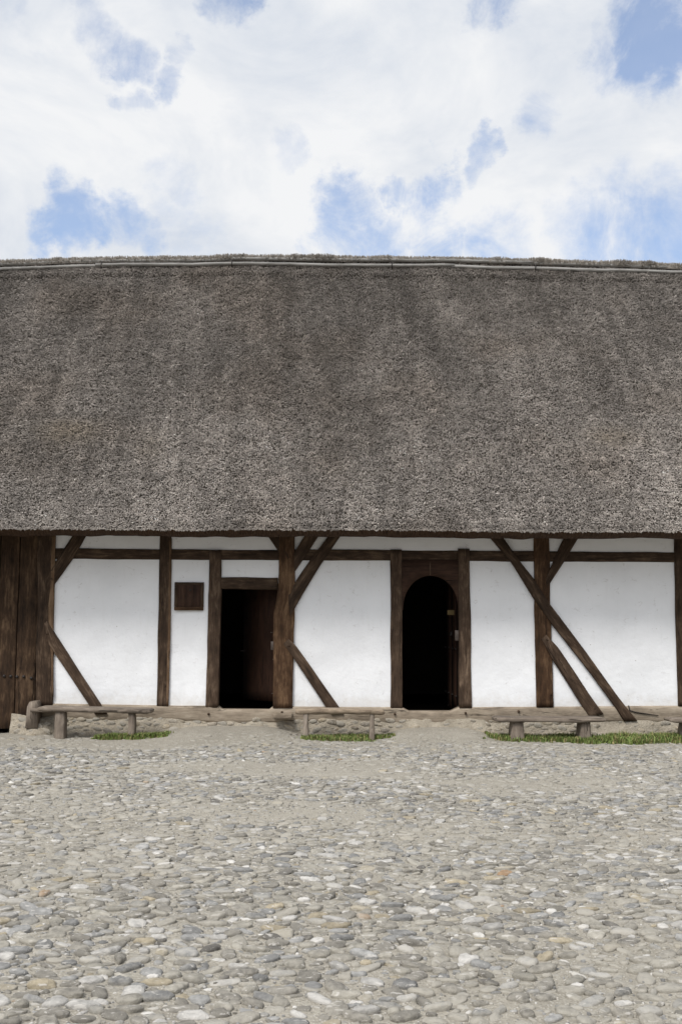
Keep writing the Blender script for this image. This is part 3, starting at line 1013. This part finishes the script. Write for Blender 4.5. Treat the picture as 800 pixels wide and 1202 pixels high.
def reed_tone(x, s, n):
    """grey weathered reed; brown damp patches, dark runs below the ridge, pale worn spots"""
    base = np.array([.340, .312, .288])
    g = .72 + .56 * rng.random(n) ** 1.2
    patch = fbm(x * .9 + 2, s * .55 + 7, 101, 5)
    brown = np.clip((fbm(x * .8 + 22, s * .7 + 17, 111, 4) - .50) * 4, 0, 1)
    streak = np.clip((fbm(x * 2.1 + (s - SL) * .30 + 5, s * .34 + 3, 121, 5) - .52) * 3.2, 0, 1) * np.clip((s - .6) / 4, 0, 1)
    runs = fbm(x * 6.5 + s * .2, s * .55 + 31, 125, 4)
    fine = fbm(x * 7, s * 7, 131, 3)
    k = g * (.70 + .60 * patch) * (1 - .30 * streak) * (.70 + .6 * fine)
    k *= .72 + .56 * runs
    k *= 1.12 - .26 * np.clip(s / SL, 0, 1)
    c = base * k[:, None]
    c *= 1 - brown[:, None] * np.array([.06, .085, .11])
    pale = rng.random(n) < .03
    c[pale] *= 1.75
    dark = rng.random(n) < .10
    c[dark] *= .5
    # worn straw-coloured spots
    for (px, py, w, hh, am) in ((80, 505, .42, .16, .8), (718, 511, .40, .14, .6), (108, 655, .1, .1, 0), (175, 520, .2, .2, .35)):
        r = ray(px, py); t = np.dot(EAVE - CAM, nrm) / np.dot(r, nrm); q = CAM + r * t
        sq = np.linalg.norm((q - EAVE)[1:])
        f = np.exp(-((x - q[0]) / w) ** 2 - ((s - sq) / (hh * 1.6)) ** 2) * (.4 + 1.2 * fine) * am
        f = np.clip(f, 0, 1)[:, None]
        c = c * (1 - f) + np.array([.36, .31, .25]) * f * g[:, None]
    return np.clip(c, .008, .8)


def thatch():
    # body
    xs = np.arange(HX0 - .5, HX1 + .51, .07)
    prof_s = np.concatenate([np.linspace(0, .3, 8), np.arange(.38, SL + .001, .08), [SL]])
    X, Sg = np.meshgrid(xs, prof_s, indexing='ij')
    V = roof_pt(X, Sg, -.012)
    # below the eave: cut face and underside running back up to the ridge
    nx = len(xs)
    fr = (fbm(xs * 4, 0 * xs + 2, 141, 3) - .5) * .035
    tip = V[:, 0, :]
    def off(dy, dz, j=1.0):
        o = tip.copy(); o[:, 1] += dy; o[:, 2] += dz + fr * j; return o
    A1 = off(.03, -.035, .5); A2 = off(.13, -.075); A3 = off(.27, -.095); A4 = off(.34, -.06)
    U = tip.copy(); U[:, 1] = RIDGE[1]; U[:, 2] = tip[:, 2] - .1 + math.tan(ALPHA) * (RIDGE[1] - E_Y - .34)
    B = np.stack([U, A4, A3, A2, A1], 1)
    top = V[:, -1, :].copy(); top[:, 2] += .03
    bk = V.copy(); bk[..., 1] = 2 * RIDGE[1] - V[..., 1]
    Vall = np.concatenate([B, V], 1)
    ny = Vall.shape[1]
    i = np.arange(nx - 1)[:, None] * ny + np.arange(ny - 1)[None]
    q = np.stack([i, i + ny, i + ny + 1, i + 1], -1)
    mi = np.zeros((nx - 1, ny - 1)); mi[:, :5] = 1
    V1 = Vall.reshape(-1, 3); q1 = q.reshape(-1, 4); m1 = mi.reshape(-1)
    # rear slope, plain
    nb = len(V1); nyb = bk.shape[1]
    i = np.arange(nx - 1)[:, None] * nyb + np.arange(nyb - 1)[None]
    q2 = np.stack([i, i + 1, i + nyb + 1, i + nyb], -1).reshape(-1, 4) + nb
    V2 = bk.reshape(-1, 3)
    # reeds
    dens = 5200
    xr, n0 = 7.6, None
    n = int(dens * 2 * xr * SL)
    x = (rng.random(n) * 2 - 1) * xr; s = rng.random(n) * (SL + .04) - .02
    keep = np.abs(x) < np.interp(s, [0, SL], [6.0, 7.6])
    x, s = x[keep], s[keep]
    # an extra dense row along the eave
    ne = 9000
    x = np.concatenate([x, (rng.random(ne) * 2 - 1) * 6.2]); s = np.concatenate([s, -.02 + .16 * rng.random(ne) ** 1.5])
    n = len(x)
    tone = reed_tone(x, s, n)
    clump = fbm(x * 14, s * 12, 151, 2)
    root = roof_pt(x, s, -.015 + (clump - .5) * .034)
    t = np.radians(14 + 44 * rng.random(n) ** 1.2)
    wild = rng.random(n) < .02
    t[wild] += .5
    sx = rng.normal(0, .22, n)
    ax = np.cos(t)[:, None] * dwn + np.sin(t)[:, None] * nrm
    ax[:, 0] += sx
    ax /= np.linalg.norm(ax, axis=1)[:, None]
    ln = .022 + .036 * rng.random(n); ln[wild] *= 1.7
    ln = np.where(s < .06, ln * .8, ln)
    rad = .0037 + .0040 * rng.random(n) ** 1.4
    tip = root + ax * ln[:, None]
    e1 = np.cross(ax, nrm); e1 /= np.linalg.norm(e1, axis=1)[:, None] + 1e-9
    e2 = np.cross(e1, ax)
    rot = rng.random(n) * 6.283
    vs = []
    for k in range(3):
        a = rot + k * 2.0944
        o = (np.cos(a)[:, None] * e1 + np.sin(a)[:, None] * e2) * rad[:, None]
        vs.append((root + o, tip + o))
    RV = np.stack([v[0] for v in vs] + [v[1] for v in vs], 1)     # n,6,3
    b = np.arange(n)[:, None] * 6 + nb + len(V2)
    rq = np.concatenate([b + np.array([[0, 1, 4, 3]]), b + np.array([[1, 2, 5, 4]]), b + np.array([[2, 0, 3, 5]])])
    rt = b + np.array([[3, 4, 5]])
    V3 = RV.reshape(-1, 3)
    tt = np.repeat(np.c_[tone, np.ones(n)], 6, 0)
    allV = np.concatenate([V1, V2, V3])
    tn = np.concatenate([np.tile([.05, .045, .04, 1], (nb + len(V2), 1)), tt])
    midx = np.concatenate([m1, np.zeros(len(q2)), np.full(len(rq) + len(rt), 2)])
    ob = mk('thatched_roof', allV, [q1, q2, rq, rt], None, H, {'tone': ('FLOAT_COLOR', tn)}, mats=[M_THATCH, M_UNDER, M_REED], midx=midx)
    print('reeds', n)
    return ob


ROOF = thatch()


def ridge():
    # cap of straw folded over the ridge: a rounded roll with bristly top
    xs = np.arange(HX0 - .5, HX1 + .51, .06)
    an = np.linspace(-.25, math.pi + .25, 10)
    rp = roof_pt(xs, np.full_like(xs, SL))
    rings = []
    for a in an:
        r = .085 + (fbm(xs * 3, a + 0 * xs, 161, 3) - .5) * .04
        rings.append(np.stack([xs, rp[:, 1] + .02 - np.cos(a) * r * 1.5, rp[:, 2] - .06 + np.sin(a) * r], -1))
    V = np.stack(rings, 1); nx, ny = V.shape[:2]
    i = np.arange(nx - 1)[:, None] * ny + np.arange(ny - 1)[None]
    q = np.stack([i, i + 1, i + ny + 1, i + ny], -1).reshape(-1, 4)
    V = V.reshape(-1, 3)
    n = 15000
    x = (rng.random(n) * 2 - 1) * 7.6
    a = rng.random(n) * 2.4 - .1
    base = roof_pt(x, np.full(n, SL))
    tuft = fbm(x * 2.5, x * 0, 171, 4)
    rr = .075
    dirv = np.stack([rng.normal(0, .35, n), -np.cos(a), np.sin(a) + .1], -1); dirv /= np.linalg.norm(dirv, axis=1)[:, None]
    root = np.stack([x, base[:, 1] + .02 - np.cos(a) * rr * 1.5, base[:, 2] - .06 + np.sin(a) * rr], -1)
    ln = (.02 + .035 * rng.random(n) + .09 * np.clip(tuft - .45, 0, 1)) * 1.1
    tip = root + dirv * ln[:, None]
    e1 = np.cross(dirv, [.3, .2, 1.0]); e1 /= np.linalg.norm(e1, axis=1)[:, None]; e2 = np.cross(e1, dirv)
    rad = .005 + .004 * rng.random(n)
    RV = []
    for k in range(3):
        o = (math.cos(k * 2.0944) * e1 + math.sin(k * 2.0944) * e2) * rad[:, None]
        RV += [root + o, tip + o * .7]
    RV = np.stack(RV, 1).reshape(-1, 3)
    b = np.arange(n)[:, None] * 6 + len(V)
    rq = np.concatenate([b + np.array([[0, 2, 3, 1]]), b + np.array([[2, 4, 5, 3]]), b + np.array([[4, 0, 1, 5]])])
    g = (.7 + .7 * rng.random(n)) * np.where(tuft > .62, .78, 1.0)
    tone = np.array([.36, .33, .295]) * g[:, None]
    tn = np.concatenate([np.tile([.2, .18, .16, 1], (len(V), 1)), np.repeat(np.c_[tone, np.ones(n)], 6, 0)])
    mk('ridge_cap', np.concatenate([V, RV]), [q, rq], M_REED, ROOF, {'tone': ('FLOAT_COLOR', tn)})

    def pole(s, r, joints, off):
        j = [HX0 - .3] + joints + [HX1 + .3]
        mb = MB()
        for k in range(len(j) - 1):
            x = np.arange(j[k] - .12, j[k + 1] + .12, .25)
            pts = roof_pt(x, np.full_like(x, s) + (fbm(x * .6, x * 0 + s, 181, 3) - .5) * .022, off + r + .02 * (k % 2))
            mb.tube(list(pts), list(r * (1 - .12 * np.linspace(0, 1, len(x)))), 10, .05)
        return mb.build('ridge_pole', M_POLE, ROOF, smooth=True)

    pole(SL - .10, .032, [-1.9, 3.4], .0)
    pole(SL - .265, .030, [-4.35, 2.1], .0)
    # wire loops that bind the poles
    for x in (-4.36, -2.0, 3.5, .9):
        p = roof_pt(np.array([x]), np.array([SL - .25]))[0]
        mb = MB(); mb.tube([p + nrm * .0 + dwn * .07, p + nrm * .085 + dwn * .03, p + nrm * .085 - dwn * .03, p - dwn * .12], .010, 6)
        mb.build('pole_tie', M_IRON, ROOF)


ridge()
# barge board under the thatch, the wall plate and the rafter feet in its shade
mb = MB(); mb.box(HX0, HX1, .0, .16, 3.465, 3.66, .01, .4); mb.build('wall_plate', M_TIMBER, H)

# ------------------------------------------------------------------ benches
def bench(label, x0, x1, yf, yb_, top_l, top_r, th, legs, mat, rough_edge=0.0, group='benches along the wall'):
    """x0,x1 photo columns of the seat ends, top_l/top_r photo rows of its front upper edge"""
    a = P(x0, top_l, yf); b = P(x1, top_r, yf)
    cx = (a[0] + b[0]) / 2; cy = (yf + yb_) / 2
    t = thing('bench', label, 'bench', (cx, cy, float(gz(cx, cy))), group)
    n = 34; mb = MB(); rings = []; G = []; off = rng.random(3) * 30; ph = rng.random(6) * 40
    for i in range(n):
        u = i / (n - 1)
        x = a[0] + (b[0] - a[0]) * u; zt = a[2] + (b[2] - a[2]) * u + (fbm(u * 3 + ph[0], ph[1], 201, 3) - .5) * .018
        tk = th * (1 + (fbm(u * 5 + ph[2], ph[3], 203, 3) - .5) * .5)
        fy = yf + (fbm(u * 6 + ph[4], ph[5], 205, 4) - .5) * (.03 + rough_edge)
        by = yb_ + (fbm(u * 4 + ph[5], ph[2], 207, 3) - .5) * .04
        e = min(1, min(u, 1 - u) * 30) if u not in (0, 1) else 0
        ins = .012 * (1 - e)
        m1 = fy + (by - fy) * .33; m2 = fy + (by - fy) * .66
        w1 = (fbm(u * 4 + 3, ph[0] + 4, 209, 3) - .5) * .014
        sec = [(fy + ins + .012, zt - ins), (m1, zt + w1 - ins), (m2, zt + w1 * .6 - ins), (by - .012 - ins, zt - ins), (by - ins, zt - .012), (by - .01 - ins, zt - tk + ins),
               (m2, zt - tk * 1.03 + ins), (m1, zt - tk * 1.03 + ins), (fy + .012 + ins + rough_edge * .3, zt - tk + ins), (fy + ins, zt - tk * .65), (fy + ins, zt - .012)]
        rings.append(np.array([(x, p, q) for p, q in sec])); G.append(np.array([(p + off[0], x + off[1], q + off[2]) for p, q in sec]))
    mb.loft(rings, G)
    mb.build('seat', mat, t)
    for (lt, lb, rt_, rb, yy0, yy1, lmat) in legs:
        # lt..rt_: top left/right columns, lb..rb bottom columns
        yc = yf + .05
        zt = (a[2] + b[2]) / 2 - th * .8
        rowt = top_l + 6
        A = P(lt, rowt, yc)[0]; B = P(rt_, rowt, yc)[0]; C = P(lb, 866, yc)[0]; Dx = P(rb, 866, yc)[0]
        zb = float(gz((C + Dx) / 2, yc)) - .04
        m = MB(); rg = []; gg = []; o2 = rng.random(3) * 20; ph2 = rng.random(4) * 30
        k = 9
        u_at = ((A + B) / 2 - a[0]) / (b[0] - a[0])
        zt = a[2] + (b[2] - a[2]) * u_at - th * .75
        for i in range(k):
            u = i / (k - 1)
            l = A + (C - A) * u + (vnoise(u * 4 + ph2[0], 1, 3) - .5) * .012; r = B + (Dx - B) * u + (vnoise(u * 4 + ph2[1], 2, 3) - .5) * .012
            f0 = yy0 - .02 * u; f1 = yy1 + .03 * u
            z = zt + (zb - zt) * u; c = min(.018, (r - l) * .25)
            sec = [(l + c, f0), (r - c, f0), (r, f0 + c), (r, f1 - c), (r - c, f1), (l + c, f1), (l, f1 - c), (l, f0 + c)]
            rg.append(np.array([(x, y, z) for x, y in sec])); gg.append(np.array([(x + o2[0], z + o2[1], y + o2[2]) for x, y in sec]))
        m.loft(rg, gg)
        m.build('leg', lmat, t)
    return t


bench('old grey plank bench with one thick and one thin leg, beside the tall wooden gate', 44, 176.5, -.62, -.30, 829.4, 832.6, .062,
      [(65.5, 63, 76, 76, -.58, -.42, M_BENCH), (150.5, 150, 158, 158.5, -.58, -.44, M_BENCH)], M_BENCH)
bench('narrow bench with a rough pale front edge and two slim legs, between the two doorways', 346.5, 451, -.62, -.30, 832.4, 833.4, .072,
      [(356, 355, 362, 362, -.585, -.50, M_BENCH), (434, 433, 439.6, 439, -.585, -.50, M_BENCH)], M_BENCH_TAN, .05)
bench('plank bench with two broad tapered block legs, standing in the long grass strip', 581, 711, -.78, -.36, 842.6, 843.2, .058,
      [(601.5, 598, 613.5, 616, -.72, -.44, M_BENCH), (681.5, 680, 693, 694.5, -.72, -.44, M_BENCH)], M_BENCH)
bench('weathered bench at the right edge of the photo, cut off by the frame', 788, 910, -.74, -.34, 844.5, 845, .05,
      [(803, 800, 816, 818, -.68, -.42, M_BENCH), (880, 878, 893, 895, -.68, -.42, M_BENCH)], M_BENCH)

# ------------------------------------------------------------------ grass
def grass(label, cx, cy, rx, ry, n, hgt, seed):
    r = np.random.default_rng(seed)
    x = cx + (r.random(n) * 2 - 1) * rx; y = cy + (r.random(n) * 2 - 1) * ry
    e = 1 - ((np.abs(x - cx) / rx) ** 2.6 + (np.abs(y - cy) / ry) ** 2.2)
    d = fbm(x * 3.0 + seed, y * 5, 301 + seed % 7, 3)
    d2 = fbm(x * 9 + seed, y * 11, 311 + seed % 5, 3)
    keep = (e + (d - .5) * 2.0 + (d2 - .5) * 1.6 > .12 + .25 * r.random(n)) & (y < -.17)
    x, y, d, e = x[keep], y[keep], d[keep], np.clip(e[keep], 0, 1)
    n = len(x)
    z = gz(x, y)
    L = hgt * (.35 + .75 * r.random(n)) * (.45 + .75 * np.sqrt(e)) * (.5 + d)
    az = r.random(n) * 6.283; lean = .15 + .75 * r.random(n)
    dirx = np.cos(az); diry = np.sin(az)
    wv = .0035 + .003 * r.random(n)
    wx, wy = -diry * wv, dirx * wv
    p0 = np.stack([x, y, z - .01], 1)
    p1 = p0 + np.stack([dirx * L * lean * .25, diry * L * lean * .25, L * .62 + .01], 1)
    p2 = p0 + np.stack([dirx * L * lean * .75, diry * L * lean * .75, L * (1 - .3 * lean) + .01], 1)
    w = np.stack([wx, wy, np.zeros(n)], 1)
    V = np.stack([p0 - w, p0 + w, p1 + w * .8, p1 - w * .8, p2], 1).reshape(-1, 3)
    b = np.arange(n)[:, None] * 5
    c = np.array([.165, .222, .062]) * (.55 + .8 * r.random((n, 1)))
    dry = r.random(n) < .24
    c[dry] = np.array([.26, .22, .10]) * (.7 + .5 * r.random((dry.sum(), 1)))
    o = mk('grass', V, [b + np.array([[0, 1, 2, 3]]), b + np.array([[3, 2, 4]])], M_GRASS, None, {'tone': ('FLOAT_COLOR', np.repeat(np.c_[c, np.ones(n)], 5, 0))})
    tag(o, label, 'grass', 'stuff')


def gx(px): return P(px, 864, -.45)[0]


grass('small patch of short green grass under the bench by the gate', (gx(108) + gx(204)) / 2, -.50, (gx(204) - gx(108)) / 2, .20, 7000, .075, 1)
grass('short green grass patch under the bench between the doorways', (gx(348) + gx(464)) / 2, -.50, (gx(464) - gx(348)) / 2, .27, 9000, .075, 2)
grass('long green grass strip along the foundation at the right', (gx(562) + gx(930)) / 2, -.56, (gx(930) - gx(562)) / 2, .42, 30000, .105, 3)

# ------------------------------------------------------------------ light and sky
SUN_DIR = np.array([-.46, -.70, 1.08]); SUN_DIR /= np.linalg.norm(SUN_DIR)     # towards the sun
EL = math.asin(SUN_DIR[2]); AZ = math.atan2(SUN_DIR[0], SUN_DIR[1])
sl = bpy.data.lights.new('sun', 'SUN'); sl.energy = 2.9; sl.angle = math.radians(17); sl.color = (1, .955, .89)
so = bpy.data.objects.new('sun', sl); COL.objects.link(so)
so.rotation_euler = Vector(tuple(SUN_DIR)).to_track_quat('Z', 'Y').to_euler()
so.location = (-8, -14, 20)

W = bpy.data.worlds.new('World'); S.world = W; W.use_nodes = True
T = W.node_tree; T.nodes.clear()


class WT(NT):
    def __init__(s):
        s.t = T; s.n = T.nodes


w = WT()
out = T.nodes.new('ShaderNodeOutputWorld'); bg = T.nodes.new('ShaderNodeBackground')
T.links.new(bg.outputs[0], out.inputs[0])
sky = T.nodes.new('ShaderNodeTexSky'); sky.sky_type = 'NISHITA'; sky.sun_disc = False
sky.sun_elevation = EL; sky.sun_rotation = AZ % (2 * math.pi); sky.air_density = 1.0; sky.dust_density = 1.6; sky.ozone_density = 1.2
gen = w.node('ShaderNodeTexCoord').outputs['Generated']
nz = w.node('ShaderNodeTexNoise', None, Vector=gen, Scale=8.0, Detail=7.0, Roughness=.62)
cen = w.node('ShaderNodeVectorMath', {'operation': 'SUBTRACT'}, _0=nz.outputs['Color'], _1=(.5, .5, .5)).outputs[0]
warp = w.node('ShaderNodeVectorMath', {'operation': 'SCALE'}, _0=cen, Scale=.15).outputs[0]
wd = w.node('ShaderNodeVectorMath', {'operation': 'NORMALIZE'}, _0=w.node('ShaderNodeVectorMath', {'operation': 'ADD'}, _0=gen, _1=warp).outputs[0]).outputs[0]
# openings in the cloud: (direction as seen in the photograph, angular radius in photo px, depth)
HOLES = [(100, 272, 52, .66), (160, 268, 44, .5), (225, 215, 34, .28), (410, 250, 50, .55), (502, 222, 44, .7), (470, 212, 26, .55), (455, 275, 40, .5), (560, 186, 24, .5), (512, 268, 52, .6), (590, 300, 60, .45),
         (765, 22, 64, .72), (712, 66, 36, .45), (790, 60, 34, .3), (585, -4, 40, .5), (285, -14, 40, .6), (178, 84, 24, .42), (198, 52, 26, .42), (130, 48, 36, .42), (108, 22, 32, .36), (150, 118, 22, .36), (10, 20, 40, .35), (640, 150, 36, .35),
         (770, 292, 110, .5), (690, 262, 40, .4), (225, 285, 50, .25), (340, 185, 20, .2)]
tot = None
for (px, py, r, dep) in HOLES:
    d = ray(px, py)
    dt = w.node('ShaderNodeVectorMath', {'operation': 'DOT_PRODUCT'}, _0=wd, _1=tuple(d)).outputs['Value']
    mr = w.node('ShaderNodeMapRange', {'interpolation_type': 'SMOOTHSTEP'}, Value=dt, _1=math.cos(1.25 * r / F_PX), _2=math.cos(.15 * r / F_PX), _3=0.0, _4=dep).outputs[0]
    tot = mr if tot is None else w.math('MAXIMUM', tot, mr)
f1 = w.noise(gen, 4.2, 8, .62, .3)
f2 = w.noise(w.mapping(gen, (1, 1, 1.4), loc=(3, 1, 5)), 13.0, 7, .62, .2)
dens = w.math('ADD', w.math('ADD', w.math('MULTIPLY', f1, .55), w.math('MULTIPLY', f2, .65)), .16)
f3 = w.noise(w.mapping(gen, (1, 1, 1), loc=(5, 9, 2)), 12.0, 8, .66, .5)
tot = w.math('MULTIPLY', tot, w.math('ADD', w.math('MULTIPLY', f3, 3.0), -.55))
dens = w.math('SUBTRACT', dens, tot)
cov = w.node('ShaderNodeMapRange', {'interpolation_type': 'SMOOTHSTEP'}, Value=dens, _1=.0, _2=.66, _3=.24, _4=1.0).outputs[0]
sh = w.noise(w.mapping(gen, (1, 1, 1.6), loc=(8, 2, 1)), 5.5, 6, .6, .4)
cc = w.ramp(sh, [(.33, (.71, .76, .84)), (.58, (.94, .95, .965))])
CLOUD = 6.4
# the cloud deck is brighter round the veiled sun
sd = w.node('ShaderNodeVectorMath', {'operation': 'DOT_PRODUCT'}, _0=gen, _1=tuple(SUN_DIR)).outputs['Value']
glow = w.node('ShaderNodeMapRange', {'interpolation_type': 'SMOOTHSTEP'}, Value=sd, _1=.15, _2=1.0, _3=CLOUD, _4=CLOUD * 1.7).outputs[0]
# and dimmed low down, out of view, to shade the upper wall
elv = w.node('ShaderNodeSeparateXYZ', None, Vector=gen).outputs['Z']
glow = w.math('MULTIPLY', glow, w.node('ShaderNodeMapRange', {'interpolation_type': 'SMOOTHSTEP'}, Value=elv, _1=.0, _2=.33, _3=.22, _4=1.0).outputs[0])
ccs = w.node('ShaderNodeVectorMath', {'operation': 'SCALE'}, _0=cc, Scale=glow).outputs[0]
skc = w.node('ShaderNodeVectorMath', {'operation': 'MULTIPLY'}, _0=sky.outputs[0], _1=(1.12, 1.22, 1.34)).outputs[0]
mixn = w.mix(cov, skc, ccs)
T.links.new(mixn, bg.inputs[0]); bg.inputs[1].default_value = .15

vs = S.view_settings
vs.view_transform = 'Standard'; vs.look = 'None'; vs.exposure = 0.0; vs.gamma = 1.0; vs.use_curve_mapping = False
S.render.engine = 'CYCLES'
S.cycles.max_bounces = 6
